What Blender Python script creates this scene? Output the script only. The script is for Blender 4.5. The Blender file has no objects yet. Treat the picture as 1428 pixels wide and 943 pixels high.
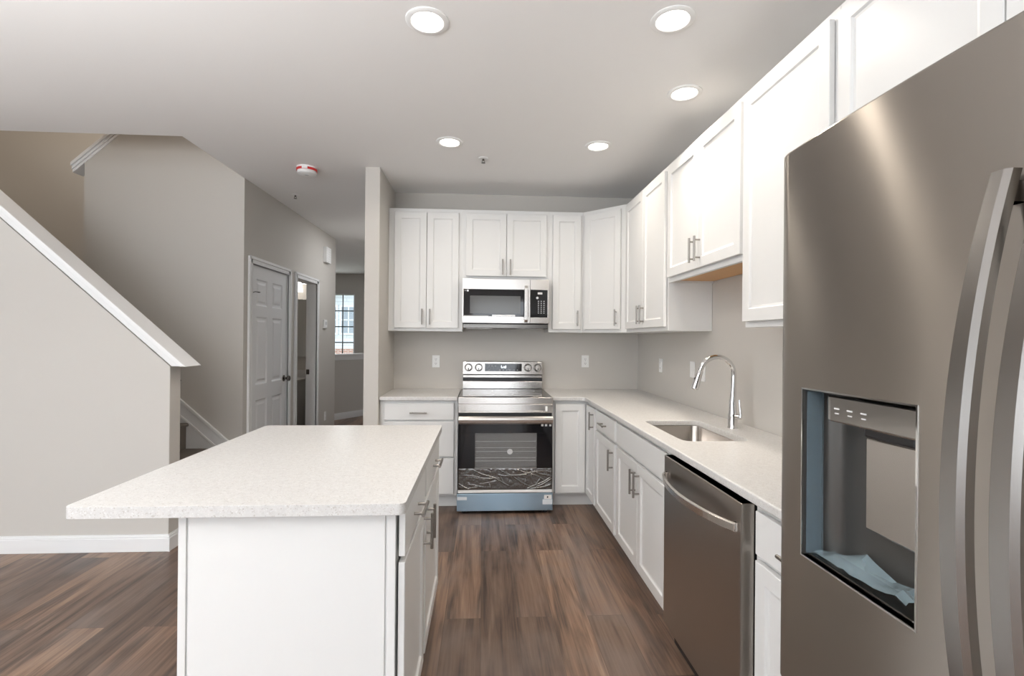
import bpy, bmesh, math, random
from mathutils import Vector, Matrix, noise
random.seed(7)
S = bpy.context.scene
COL = S.collection
PI = math.pi

# ------------------------------------------------------------------ camera
CH, YAW, PITCH, ROLL, FPX = 1.3879, 0.0588, 0.0015, 0.0086, 684.54
fwd = Vector((math.sin(YAW)*math.cos(PITCH), math.cos(YAW)*math.cos(PITCH), math.sin(PITCH)))
rt = Vector((math.cos(YAW), -math.sin(YAW), 0)); up = rt.cross(fwd)
r2 = rt*math.cos(ROLL) + up*math.sin(ROLL); u2 = -rt*math.sin(ROLL) + up*math.cos(ROLL)
cam = bpy.data.cameras.new('camera'); co = bpy.data.objects.new('camera', cam); COL.objects.link(co)
co.matrix_world = Matrix(((r2.x, u2.x, -fwd.x, 0), (r2.y, u2.y, -fwd.y, 0), (r2.z, u2.z, -fwd.z, CH), (0, 0, 0, 1)))
cam.sensor_width = 36; cam.lens = FPX/1428*36; cam.clip_start = .02; cam.clip_end = 200
S.camera = co

# ------------------------------------------------------------------ world, light, exposure
w = bpy.data.worlds.new('sky'); S.world = w; w.use_nodes = True
bg = w.node_tree.nodes['Background']; bg.inputs[0].default_value = (.86, .93, 1, 1); bg.inputs[1].default_value = 3.2
S.view_settings.view_transform = 'Standard'; S.view_settings.look = 'None'
S.view_settings.gamma = 1; S.view_settings.use_curve_mapping = False
S.view_settings.exposure = 0.1
LAMP_W = 4.8; LAMP_COL = (1, .90, .78)
def area(name, loc, rot, sx, sy, power, col):
    l = bpy.data.lights.new(name, 'AREA'); l.shape = 'RECTANGLE'; l.size = sx; l.size_y = sy; l.energy = power; l.color = col
    o = bpy.data.objects.new(name, l); COL.objects.link(o); o.location = loc; o.rotation_euler = rot; return o
DAY = (.97, .985, 1)
for i, x in enumerate((-3.75, -1.6, .45)):                       # daylight at the windows behind the camera
    area('window_daylight', (x, -4.42, 1.4), (PI/2, 0, 0), 1.5, 2.0, 22, DAY)
for y in (-2.6, .4):                                             # daylight at the windows of the left wall
    area('side_window_daylight', (-4.98, y, 1.45), (0, -PI/2, 0), 1.9, 1.6, 14, DAY)
area('ceiling_fill', (-2.0, -.2, 1.7), (PI, 0, 0), 1.6, 1.6, 150, (.98, .99, 1))          # added fill light behind the camera, aimed up to brighten the ceiling
area('entry_fill', (-2.6, 8.0, 2.70), (0, 0, 0), .3, .3, 12, (.95, .97, 1))  # unseen fill light added to brighten the entry, no fixture
area('hall_fill', (-1.15, 6.3, 2.735), (0, 0, 0), .2, .2, 11, (.95, .97, 1))  # fill light added out of view for the dim hall, no fixture
area('upstairs_fill', (-3.6, 4.5, 5.0), (0, 0, 0), .5, .5, 24, (1, .88, .76))  # added fill light that lifts the dark upper stairwell, no fixture
area('front_window_daylight', (-3.2, 10.62, 1.6), (-PI/2, 0, 0), .85, 1.4, 8, DAY)

# ------------------------------------------------------------------ room numbers
B = 4.637; R = 1.486; ZC = 2.745; XH = -2.05; XL = -5.05; YR = -4.5; YF = 10.7
COLX0, COLX1, COLY = -.946, -.829, 3.96
PY0, PY1, PXE = 3.298, 3.41, -2.018                              # stair half wall
SY = 4.33                                                        # far wall of the stair flight

# ------------------------------------------------------------------ materials
def mat(name, col, rough=.5, metal=0, **k):
    m = bpy.data.materials.new(name); m.use_nodes = True
    b = m.node_tree.nodes['Principled BSDF']
    b.inputs['Base Color'].default_value = (*col, 1); b.inputs['Roughness'].default_value = rough; b.inputs['Metallic'].default_value = metal
    for a, v in k.items(): b.inputs[a.replace('_', ' ')].default_value = v
    return m
def N(m, t, **k):
    n = m.node_tree.nodes.new(t)
    for a, v in k.items(): setattr(n, a, v)
    return n
def L(m, a, b): m.node_tree.links.new(a, b)
def BS(m): return m.node_tree.nodes['Principled BSDF']
def bump(m, scale=200, strength=.05, dist=.002, stretch=None, detail=2):
    tc = N(m, 'ShaderNodeTexCoord'); n = N(m, 'ShaderNodeTexNoise'); n.inputs['Scale'].default_value = scale; n.inputs['Detail'].default_value = detail
    if stretch:
        mp = N(m, 'ShaderNodeMapping'); mp.inputs['Scale'].default_value = stretch; L(m, tc.outputs['Object'], mp.inputs[0]); L(m, mp.outputs[0], n.inputs['Vector'])
    else: L(m, tc.outputs['Object'], n.inputs['Vector'])
    b = N(m, 'ShaderNodeBump'); b.inputs['Strength'].default_value = strength; b.inputs['Distance'].default_value = dist
    L(m, n.outputs[0], b.inputs['Height']); L(m, b.outputs[0], BS(m).inputs['Normal']); return n
M = {}
M['wall'] = mat('wall_paint', (.585, .558, .52), .85); bump(M['wall'], 260, .04)
M['ceiling'] = mat('ceiling_paint', (.86, .85, .84), .9); bump(M['ceiling'], 220, .04)
M['trim'] = mat('white_trim_paint', (.82, .82, .82), .4)
M['cab'] = mat('white_cabinet_paint', (.77, .77, .76), .35); bump(M['cab'], 120, .015)
M['door'] = mat('white_door_paint', (.78, .79, .80), .45); bump(M['door'], 60, .06, .001, (1, 8, 1))
M['nickel'] = mat('brushed_nickel', (.33, .31, .29), .28, 1)
M['chrome'] = mat('polished_chrome', (.78, .78, .78), .07, 1)
M['white_plastic'] = mat('white_plastic', (.86, .86, .85), .35)
M['dark_slot'] = mat('dark_slot', (.03, .03, .03), .6)
M['black_glass'] = mat('black_glass', (.012, .012, .014), .05)
M['black'] = mat('black_plastic', (.02, .02, .022), .35)
M['dark_metal'] = mat('dark_knob_metal', (.16, .15, .14), .25, 1)
M['raw_wood'] = mat('raw_maple_underside', (.62, .36, .17), .6); bump(M['raw_wood'], 30, .1, .001, (1, 14, 1))
M['carpet'] = mat('grey_brown_carpet', (.19, .165, .145), .95); bump(M['carpet'], 500, .6, .006)
M['red'] = mat('red_band', (.62, .03, .03), .4)
M['mirror'] = mat('mirror_glass', (.75, .77, .77), .03, 1)
M['rail'] = mat('dark_rail_wood', (.05, .035, .028), .4)
def steel(name, col, rough, stretch, aniso=.7):
    m = mat(name, col, rough, 1); b = BS(m); b.inputs['Anisotropic'].default_value = aniso; tg = N(m, 'ShaderNodeCombineXYZ'); tg.inputs[2].default_value = 1; L(m, tg.outputs[0], b.inputs['Tangent'])
    tc = N(m, 'ShaderNodeTexCoord'); mp = N(m, 'ShaderNodeMapping'); mp.inputs['Scale'].default_value = stretch
    n = N(m, 'ShaderNodeTexNoise'); n.inputs['Scale'].default_value = 40; n.inputs['Detail'].default_value = 3
    L(m, tc.outputs['Object'], mp.inputs[0]); L(m, mp.outputs[0], n.inputs['Vector'])
    mr = N(m, 'ShaderNodeMapRange'); mr.inputs[3].default_value = rough-.015; mr.inputs[4].default_value = rough+.02
    L(m, n.outputs[0], mr.inputs[0]); L(m, mr.outputs[0], b.inputs['Roughness'])
    return m
M['steel'] = steel('brushed_steel', (.66, .63, .60), .24, (.04, .04, 16))
M['fridge'] = steel('fridge_steel', (.40, .37, .335), .285, (.04, .04, 16), 1.0); bump(M['fridge'], 2.2, .12, .014, (1, 1.6, .7), 1)
M['fridge_handle'] = steel('fridge_handle_steel', (.30, .285, .27), .24, (16, 16, .04))
M['dw'] = steel('dishwasher_steel', (.42, .385, .35), .30, (.04, .04, 16))
M['sink'] = steel('sink_steel', (.60, .56, .52), .25, (16, .04, .04))
M['blue_film'] = steel('blue_film_steel', (.40, .54, .66), .30, (.04, .04, 16))
M['niche'] = mat('dispenser_grey', (.10, .096, .09), .32, .6)
M['wrinkled'] = mat('wrinkled_dark_film', (.20, .195, .19), .16, .85); bump(M['wrinkled'], 90, .25, .004, (1, 1, .5), 3)
M['dark_steel'] = mat('dark_glossy_steel', (.42, .40, .38), .16, .95)
M['tape'] = mat('clear_tape', (.75, .8, .84), .2)
def emis(name, col, s):
    m = mat(name, (.8, .8, .8), .5); b = BS(m); b.inputs['Emission Color'].default_value = (*col, 1); b.inputs['Emission Strength'].default_value = s; return m
M['lens'] = emis('lit_lens', (1, .94, .84), 9)
M['bulb'] = emis('lit_shade', (1, .95, .88), 3)
M['display'] = emis('display_digits', (.8, .92, 1), 2.5)
M['mark'] = mat('printed_light_grey', (.62, .62, .62), .5)
def thin(name, col, alpha, rough=.08):
    m = bpy.data.materials.new(name); m.use_nodes = True; nt = m.node_tree; nt.nodes.clear()
    o = nt.nodes.new('ShaderNodeOutputMaterial'); t = nt.nodes.new('ShaderNodeBsdfTransparent'); p = nt.nodes.new('ShaderNodeBsdfPrincipled'); x = nt.nodes.new('ShaderNodeMixShader')
    p.inputs['Base Color'].default_value = (*col, 1); p.inputs['Roughness'].default_value = rough; x.inputs[0].default_value = alpha
    t.inputs[0].default_value = (*[.6+.4*c for c in col], 1)
    nt.links.new(t.outputs[0], x.inputs[1]); nt.links.new(p.outputs[0], x.inputs[2]); nt.links.new(x.outputs[0], o.inputs[0]); return m
M['pane'] = thin('window_glass', (.9, .95, 1), .08, .02)
M['side_film'] = thin('side_blue_film', (.36, .46, .52), .28, .15)
M['film'] = thin('blue_plastic_film', (.62, .80, .88), .30, .12)
M['oven_glass'] = thin('oven_window_glass', (.75, .75, .75), .10, .04)
M['oven_grey'] = mat('oven_interior', (.16, .16, .157), .4)
# quartz
def quartz():
    m = mat('speckled_quartz', (.8, .78, .76), .28); tc = N(m, 'ShaderNodeTexCoord')
    v = N(m, 'ShaderNodeTexVoronoi'); v.inputs['Scale'].default_value = 330
    n = N(m, 'ShaderNodeTexNoise'); n.inputs['Scale'].default_value = 60; n.inputs['Detail'].default_value = 4
    L(m, tc.outputs['Object'], v.inputs['Vector']); L(m, tc.outputs['Object'], n.inputs['Vector'])
    sp = N(m, 'ShaderNodeSeparateColor'); L(m, v.outputs['Color'], sp.inputs[0])
    r = N(m, 'ShaderNodeValToRGB'); e = r.color_ramp.elements
    e[0].position = 0; e[0].color = (.56, .53, .49, 1); e[1].position = .10; e[1].color = (.73, .715, .695, 1)
    q = r.color_ramp.elements.new(.88); q.color = (.75, .74, .725, 1); q = r.color_ramp.elements.new(1); q.color = (.84, .84, .83, 1)
    L(m, sp.outputs[0], r.inputs[0])
    mx = N(m, 'ShaderNodeMix', data_type='RGBA', blend_type='MULTIPLY'); mx.inputs[0].default_value = .25
    L(m, r.outputs[0], mx.inputs[6]); L(m, n.outputs[0], mx.inputs[7]); L(m, mx.outputs[2], BS(m).inputs['Base Color']); return m
M['quartz'] = quartz()
# plank floor
def planks():
    m = mat('wood_plank_floor', (.2, .13, .1), .38); tc = N(m, 'ShaderNodeTexCoord')
    sx = N(m, 'ShaderNodeSeparateXYZ'); L(m, tc.outputs['Object'], sx.inputs[0])
    cb = N(m, 'ShaderNodeCombineXYZ'); L(m, sx.outputs[1], cb.inputs[0]); L(m, sx.outputs[0], cb.inputs[1])
    br = N(m, 'ShaderNodeTexBrick'); br.offset = .37; br.offset_frequency = 2
    for k, v in (('Color1', (0, 0, 0, 1)), ('Color2', (1, 1, 1, 1)), ('Mortar', (.5, .5, .5, 1)), ('Scale', 1), ('Mortar Size', .0009), ('Mortar Smooth', .2), ('Bias', 0), ('Brick Width', 1.22), ('Row Height', .178)):
        br.inputs[k].default_value = v
    L(m, cb.outputs[0], br.inputs['Vector'])
    sc = N(m, 'ShaderNodeVectorMath', operation='SCALE'); sc.inputs[3].default_value = 37; L(m, br.outputs['Color'], sc.inputs[0])
    ad = N(m, 'ShaderNodeVectorMath', operation='ADD'); L(m, tc.outputs['Object'], ad.inputs[0]); L(m, sc.outputs[0], ad.inputs[1])
    mp = N(m, 'ShaderNodeMapping'); mp.inputs['Scale'].default_value = (1, .09, 1); L(m, ad.outputs[0], mp.inputs[0])
    n1 = N(m, 'ShaderNodeTexNoise'); n1.inputs['Scale'].default_value = 13; n1.inputs['Detail'].default_value = 6; n1.inputs['Distortion'].default_value = 1.2; L(m, mp.outputs[0], n1.inputs['Vector'])
    mp2 = N(m, 'ShaderNodeMapping'); mp2.inputs['Scale'].default_value = (1, .025, 1); L(m, ad.outputs[0], mp2.inputs[0])
    n2 = N(m, 'ShaderNodeTexNoise'); n2.inputs['Scale'].default_value = 110; n2.inputs['Detail'].default_value = 4; L(m, mp2.outputs[0], n2.inputs['Vector'])
    n3 = N(m, 'ShaderNodeTexNoise'); n3.inputs['Scale'].default_value = 3.2; n3.inputs['Detail'].default_value = 3; L(m, ad.outputs[0], n3.inputs['Vector'])
    r1 = N(m, 'ShaderNodeValToRGB'); e = r1.color_ramp.elements
    e[0].position = .34; e[0].color = (.072, .049, .037, 1); e[1].position = .68; e[1].color = (.30, .212, .150, 1)
    q = e.new(.5); q.color = (.195, .128, .090, 1)
    mixf = N(m, 'ShaderNodeMath', operation='MULTIPLY_ADD'); mixf.inputs[1].default_value = .35; L(m, n2.outputs[0], mixf.inputs[0])
    sub = N(m, 'ShaderNodeMath', operation='MULTIPLY_ADD'); sub.inputs[1].default_value = .75; sub.inputs[2].default_value = -.05; L(m, n1.outputs[0], sub.inputs[0]); L(m, sub.outputs[0], mixf.inputs[2])
    L(m, mixf.outputs[0], r1.inputs[0])
    tint = N(m, 'ShaderNodeValToRGB'); t = tint.color_ramp.elements
    t[0].position = 0; t[0].color = (.56, .55, .57, 1); t[1].position = 1; t[1].color = (1.25, 1.16, 1.08, 1); q = t.new(.5); q.color = (.95, .90, .90, 1)
    L(m, br.outputs['Color'], tint.inputs[0])
    mu = N(m, 'ShaderNodeMix', data_type='RGBA', blend_type='MULTIPLY'); mu.inputs[0].default_value = 1; L(m, r1.outputs[0], mu.inputs[6]); L(m, tint.outputs[0], mu.inputs[7])
    gr = N(m, 'ShaderNodeMix', data_type='RGBA'); gr.inputs[7].default_value = (.185, .152, .135, 1)
    mr = N(m, 'ShaderNodeMapRange'); mr.inputs[1].default_value = .45; mr.inputs[2].default_value = .75; mr.inputs[4].default_value = .55; L(m, n3.outputs[0], mr.inputs[0]); L(m, mr.outputs[0], gr.inputs[0]); L(m, mu.outputs[2], gr.inputs[6])
    mo = N(m, 'ShaderNodeMix', data_type='RGBA'); mo.inputs[7].default_value = (.07, .05, .04, 1); L(m, br.outputs['Fac'], mo.inputs[0]); L(m, gr.outputs[2], mo.inputs[6])
    L(m, mo.outputs[2], BS(m).inputs['Base Color'])
    b = N(m, 'ShaderNodeBump'); b.inputs['Strength'].default_value = .12; b.inputs['Distance'].default_value = .002; L(m, n2.outputs[0], b.inputs['Height']); L(m, b.outputs[0], BS(m).inputs['Normal'])
    return m
M['floor'] = planks()
def stripes(name, c1, c2, h, brick=False):
    m = mat(name, c1, .7); tc = N(m, 'ShaderNodeTexCoord'); br = N(m, 'ShaderNodeTexBrick')
    sx = N(m, 'ShaderNodeSeparateXYZ'); L(m, tc.outputs['Object'], sx.inputs[0]); cb = N(m, 'ShaderNodeCombineXYZ'); L(m, sx.outputs[0], cb.inputs[0]); L(m, sx.outputs[2], cb.inputs[1]); L(m, cb.outputs[0], br.inputs['Vector'])
    for k, v in (('Color1', (*c1, 1)), ('Color2', (*[c*.9 for c in c1], 1)), ('Mortar', (*c2, 1)), ('Scale', 1), ('Mortar Size', .012), ('Brick Width', .22 if brick else 4), ('Row Height', h)): br.inputs[k].default_value = v
    L(m, br.outputs['Color'], BS(m).inputs['Base Color']); return m
M['siding'] = stripes('white_siding', (.72, .73, .74), (.5, .5, .52), .16)
M['brick'] = stripes('red_brick', (.42, .17, .11), (.6, .56, .5), .08, True)
M['roof'] = mat('grey_shingle', (.28, .28, .29), .9); bump(M['roof'], 14, .4, .03)
M['grass'] = mat('lawn', (.10, .16, .05), .95); bump(M['grass'], 60, .5, .03)
M['house_glass'] = mat('house_window_glass', (.30, .33, .36), .12)

# ------------------------------------------------------------------ mesh helpers
class MB:
    def __init__(s): s.v = []; s.f = []
    def add(s, vs, fs):
        n = len(s.v); s.v += [tuple(p) for p in vs]; s.f += [tuple(i+n for i in f) for f in fs]; return s
    def box(s, x0, x1, y0, y1, z0, z1):
        return s.add([(x0,y0,z0),(x1,y0,z0),(x1,y1,z0),(x0,y1,z0),(x0,y0,z1),(x1,y0,z1),(x1,y1,z1),(x0,y1,z1)],
                     [(3,2,1,0),(4,5,6,7),(0,1,5,4),(1,2,6,5),(2,3,7,6),(3,0,4,7)])
    def prism(s, pts, d, axis):                       # polygon extruded along an axis: 'y' pts=(x,z), 'x' pts=(y,z), 'z' pts=(x,y)
        a, b = d; n = len(pts)
        P = lambda p, t: {'y': (p[0], t, p[1]), 'x': (t, p[0], p[1]), 'z': (p[0], p[1], t)}[axis]
        return s.add([P(p, a) for p in pts] + [P(p, b) for p in pts],
                     [tuple(range(n))[::-1], tuple(range(n, 2*n))] + [(i, (i+1) % n, (i+1) % n + n, i+n) for i in range(n)])
    def tube(s, path, r, seg=12, cap=True):
        path = [Vector(p) for p in path]; n = len(path); rs = r if isinstance(r, (list, tuple)) else [r]*n
        rings = []; prev = None
        for i, p in enumerate(path):
            t = (path[min(i+1, n-1)] - path[max(i-1, 0)]).normalized()
            if prev is None:
                a = Vector((0, 0, 1)) if abs(t.z) < .9 else Vector((1, 0, 0)); u = t.cross(a).normalized()
            else: u = (prev - t*prev.dot(t)).normalized()
            prev = u; v = t.cross(u)
            rings += [p + (u*math.cos(2*PI*k/seg) + v*math.sin(2*PI*k/seg))*rs[i] for k in range(seg)]
        fs = [(i*seg+k, i*seg+(k+1) % seg, (i+1)*seg+(k+1) % seg, (i+1)*seg+k) for i in range(n-1) for k in range(seg)]
        if cap: fs += [tuple(range(seg))[::-1], tuple(range((n-1)*seg, n*seg))]
        return s.add(rings, fs)
    def lathe(s, prof, c, seg=32, axis='z', cap=True):   # prof: (radius, height)
        n = len(prof); vs = []
        for r, h in prof:
            for k in range(seg):
                a = 2*PI*k/seg; q = (r*math.cos(a), r*math.sin(a), h)
                if axis == 'y': q = (q[0], q[2], q[1])
                if axis == 'x': q = (q[2], q[0], q[1])
                vs.append((c[0]+q[0], c[1]+q[1], c[2]+q[2]))
        fs = [(i*seg+k, i*seg+(k+1) % seg, (i+1)*seg+(k+1) % seg, (i+1)*seg+k) for i in range(n-1) for k in range(seg)]
        if cap: fs += [tuple(range(seg))[::-1], tuple(range((n-1)*seg, n*seg))]
        return s.add(vs, fs)
    def build(s, name, m, parent=None, bevel=0, seg=2, smooth=None, rel=False):
        off = Vector(parent.location) if (parent is not None and rel) else Vector((0, 0, 0))
        me = bpy.data.meshes.new(name); me.from_pydata([tuple(Vector(p)-off) for p in s.v], [], s.f)
        bm = bmesh.new(); bm.from_mesh(me); bmesh.ops.remove_doubles(bm, verts=bm.verts, dist=1e-6); bmesh.ops.recalc_face_normals(bm, faces=bm.faces); bm.to_mesh(me); bm.free()
        me.materials.append(M[m])
        if smooth is not None:
            for p in me.polygons: p.use_smooth = True
            me.set_sharp_from_angle(angle=math.radians(smooth))
        o = bpy.data.objects.new(name, me); COL.objects.link(o)
        if parent is not None: o.parent = parent
        if bevel:
            b = o.modifiers.new('bevel', 'BEVEL'); b.width = bevel; b.segments = seg; b.limit_method = 'ANGLE'; b.angle_limit = math.radians(40)
            b.harden_normals = False
        return o
def tag(o, label, cat, group=None):
    o['label'] = label; o['category'] = cat
    if group: o['group'] = group
    return o
def thing(name, label, cat, loc=(0, 0, 0), rz=0, group=None):
    o = bpy.data.objects.new(name, None); COL.objects.link(o); o.location = loc; o.rotation_euler = (0, 0, rz); o.empty_display_size = .1
    return tag(o, label, cat, group)
def struct(name, mb, m, parent=None, **k):
    o = mb.build(name, m, parent, **k); o['kind'] = 'structure'; return o
def rounded(x0, x1, y0, y1, r, n=6):
    rr = r if isinstance(r, (tuple, list)) else (r,)*4
    out = []
    for (cx, cy, a0, q) in ((x1, y1, 0, rr[0]), (x0, y1, PI/2, rr[1]), (x0, y0, PI, rr[2]), (x1, y0, 1.5*PI, rr[3])):
        sx = -1 if cx == x1 else 1; sy = -1 if cy == y1 else 1
        if q <= 0: out.append((cx, cy)); continue
        for i in range(n+1):
            a = a0 + PI/2*i/n; out.append((cx+sx*q+q*math.cos(a), cy+sy*q+q*math.sin(a)))
    return out
def slab(outline, holes, z0, z1):
    bm = bmesh.new(); edges = []
    for loop in [outline]+holes:
        vs = [bm.verts.new((p[0], p[1], z1)) for p in loop]
        edges += [bm.edges.new((vs[i], vs[(i+1) % len(vs)])) for i in range(len(vs))]
    g = bmesh.ops.triangle_fill(bm, use_beauty=True, edges=edges)
    faces = [f for f in bm.faces]
    ex = bmesh.ops.extrude_face_region(bm, geom=faces)
    bmesh.ops.translate(bm, vec=(0, 0, z0-z1), verts=[e for e in ex['geom'] if isinstance(e, bmesh.types.BMVert)])
    mb = MB(); bm.verts.index_update()
    mb.v = [tuple(v.co) for v in bm.verts]; mb.f = [tuple(v.index for v in f.verts) for f in bm.faces]; bm.free(); return mb
def text_part(name, body, size, m, parent, mw):          # flat printed lettering turned into a mesh
    cu = bpy.data.curves.new(name, 'FONT'); cu.body = body; cu.size = size; cu.align_x = 'CENTER'; cu.align_y = 'CENTER'; cu.extrude = .0003
    to = bpy.data.objects.new(name+'_source', cu); COL.objects.link(to)
    me = bpy.data.meshes.new_from_object(to); bpy.data.objects.remove(to); bpy.data.curves.remove(cu)
    me.materials.append(M[m]) if not me.materials else None
    o = bpy.data.objects.new(name, me); COL.objects.link(o); o.parent = parent; o.matrix_local = mw; return o

# ------------------------------------------------------------------ shell
struct('floor', MB().box(XL-.1, R+.1, YR-.1, YF+.12, -.1, 0), 'floor')
ow = [(XL-.1, YR-.1), (R+.1, YR-.1), (R+.1, YF+.12), (XL-.1, YF+.12)]
struct('ceiling', slab(ow, [[(XL, 3.46), (XH-.003, 3.46), (XH-.003, 5.41), (XL, 5.41)]], ZC, ZC+.3), 'ceiling')
def wall_with_openings(mb, axis, a0, a1, t0, t1, z1, ops):
    bx = (lambda p, q, lo, hi: mb.box(p, q, t0, t1, lo, hi)) if axis == 'x' else (lambda p, q, lo, hi: mb.box(t0, t1, p, q, lo, hi))
    cur = a0
    for (o0, o1, lo, hi) in sorted(ops):
        bx(cur, o0, 0, z1)
        if lo > 0: bx(o0, o1, 0, lo)
        bx(o0, o1, hi, z1); cur = o1
    bx(cur, a1, 0, z1); return mb
struct('wall_back', MB().box(COLX0, R+.1, B, B+.115, 0, ZC), 'wall')
struct('wall_right', MB().box(R, R+.1, YR, YF, 0, ZC), 'wall')
struct('wall_kitchen_side', MB().box(COLX0, COLX1, COLY, B, 0, ZC), 'wall', bevel=.004)
struct('wall_hall_right', MB().box(COLX0, COLX1, B+.115, YF, 0, ZC), 'wall')
RW = [(-4.5, -3.0), (-2.35, -.85), (-.3, 1.2)]
struct('wall_rear', wall_with_openings(MB(), 'x', XL, R, YR-.1, YR, ZC, [(a, b, .35, 2.4) for a, b in RW]), 'wall')
LW = [(-3.4, -1.8), (-.4, 1.2)]
struct('wall_left', wall_with_openings(MB(), 'y', YR, YF, XL-.1, XL, ZC, [(a, b, .5, 2.4) for a, b in LW]), 'wall')
FW = (-3.75, -2.745)
struct('wall_front', wall_with_openings(MB(), 'x', XL, COLX0, YF, YF+.12, ZC, [(FW[0], FW[1], .9, 2.33)]), 'wall')
# stairwell above the ceiling opening
struct('wall_stairwell_upper', MB().box(XL, XH, 3.38, 3.46, ZC+.3, 5.2).box(XH, XH+.1, 3.38, 5.47, ZC+.3, 5.2).box(XL-.1, XL, 3.38, 5.47, ZC+.3, 5.2), 'wall')
struct('ceiling_stairwell', MB().box(XL-.1, XH+.1, 3.38, 5.47, 5.2, 5.3), 'ceiling')
struct('wall_stairwell_back', MB().box(XL, XH-.12, 5.38, 5.47, 0, 5.2), 'wall')
# divider between the two stair flights, sloped top
sl = .893
zt = lambda x: 2.868 + sl*(x+3.358)
struct('wall_stair_divider', MB().prism([(-3.358, 0), (XH-.12, 0), (XH-.12, zt(XH-.12)), (-3.358, zt(-3.358))], (SY, SY+.1), 'y').box(XH-.12, XH-.004, SY, SY+.1, ZC, 4.1), 'wall')
# its sloped white cap
def sloped_cap(name, pts_x, zf, y0, y1, t, over, mold, cut=False):
    (xa, xb) = pts_x; mb = MB()
    for (ya, yb, za, zb) in ((y0-over, y1+over, 0, t), (y0-over*.55, y1+over*.55, -mold*.5, 0), (y0-over*.25, y1+over*.25, -mold, -mold*.5)):
        xe = (lambda o: xb + o/sl) if cut else (lambda o: xb)
        mb.prism([(xa, zf(xa)+za), (xe(za), zf(xe(za))+za), (xe(zb), zf(xe(zb))+zb), (xa, zf(xa)+zb)], (ya, yb), 'y')
    return struct(name, mb, 'trim', bevel=.004)
sloped_cap('trim_2', (-3.45, XH-.12), lambda x: zt(x)+.015, SY, SY+.1, .03, .03, .05)
# half wall of the lower flight
pz = lambda x: 1.186 + sl*(x+2.018)
struct('wall_stair_side', MB().prism([(XL, 0), (PXE, 0), (PXE, 1.190), (PXE-1.74, 1.190+sl*1.74), (XL, 1.190+sl*1.74)], (PY0, PY1), 'y'), 'wall', bevel=.003)
sloped_cap('trim_1', (PXE-1.74, PXE+.068/sl), lambda x: 1.190+.068+sl*(PXE-x), PY0, PY1, .035, .035, .055, cut=True)
# stair flight with carpet, landing behind the wall
st = MB(); X0 = -2.02; rise, run = .2167, .2427
pts = [(X0, 0)]
for k in range(6):
    x = X0-run*k; z = rise*(k+1)
    pts += [(x, z-.03), (x+.02, z-.025), (x+.022, z-.008), (x+.012, z)] ; pts += [(x-run, z)]
pts += [(XL+.01, rise*6), (XL+.01, 0)]
st.prism(pts, (PY1+.002, SY-.016), 'y')
o = st.build('staircase', 'carpet'); tag(o, 'carpeted grey-brown stairs rising left behind the sloped half wall', 'staircase')
# skirt board along the flight
sk = MB(); zs = lambda x: .843 + (x+2.543)*-sl
sk.prism([(-1.98, 0), (-1.98, zs(-1.98)), (-3.4, zs(-3.4)), (-3.4, zs(-3.4)-.45), (-2.25, 0)], (SY-.012, SY), 'y')
sk.prism([(-1.98, zs(-1.98)-.03), (-1.98, zs(-1.98)), (-3.4, zs(-3.4)), (-3.4, zs(-3.4)-.03)], (SY-.02, SY-.012), 'y')
sk.prism([(-1.98, zs(-1.98)-.16), (-1.98, zs(-1.98)-.13), (-3.4, zs(-3.4)-.13), (-3.4, zs(-3.4)-.16)], (SY-.017, SY-.012), 'y')
struct('trim_3', sk, 'trim', bevel=.003)
# handrail on the stair side of the half wall
hr = thing('handrail', 'dark wooden handrail end peeking past the sloped half wall', 'handrail', (-2.065, PY1+.06, 1.075))
MB().tube([(-2.065, PY1+.06, 1.075), (-3.6, PY1+.06, 1.075+1.535*sl)], .018, 12).build('rail', 'rail', hr, rel=True, smooth=40)
MB().tube([(-2.4, PY1, 1.33), (-2.4, PY1+.05, 1.33), (-2.4, PY1+.06, 1.365)], .006, 8).build('bracket', 'dark_metal', hr, rel=True, smooth=40)
# baseboards
def baseboard(name, segs):
    mb = MB()
    for axis, a0, a1, face, sgn in segs:      # profile pushed out from the face
        for (t, z0, z1) in ((.016, 0, .085), (.012, .085, .098), (.007, .098, .108)):
            lo, hi = (face, face+sgn*t) if sgn > 0 else (face+sgn*t, face)
            e = t if True else 0
            if axis == 'x': mb.box(a0, a1+(e if name == 'baseboard_stair_side' else 0), lo, hi, z0, z1)
            else: mb.box(lo, hi, a0-(e if name == 'baseboard_stair_side' else 0), a1, z0, z1)
    return struct(name, mb, 'trim', bevel=.002)
baseboard('baseboard_stair_side', [('x', XL, PXE, PY0, -1), ('y', PY0, PY1, PXE, 1)])
baseboard('baseboard_hall', [('y', 4.35, 4.405, XH, 1), ('y', 5.345, 5.442, XH, 1), ('y', 6.23, 6.94, XH, 1)])
baseboard('baseboard_kitchen_side', [('x', COLX0, COLX1, COLY, -1), ('y', COLY, YF, COLX0, -1)])
baseboard('baseboard_rear', [('x', XL, R, YR, 1)])
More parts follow.
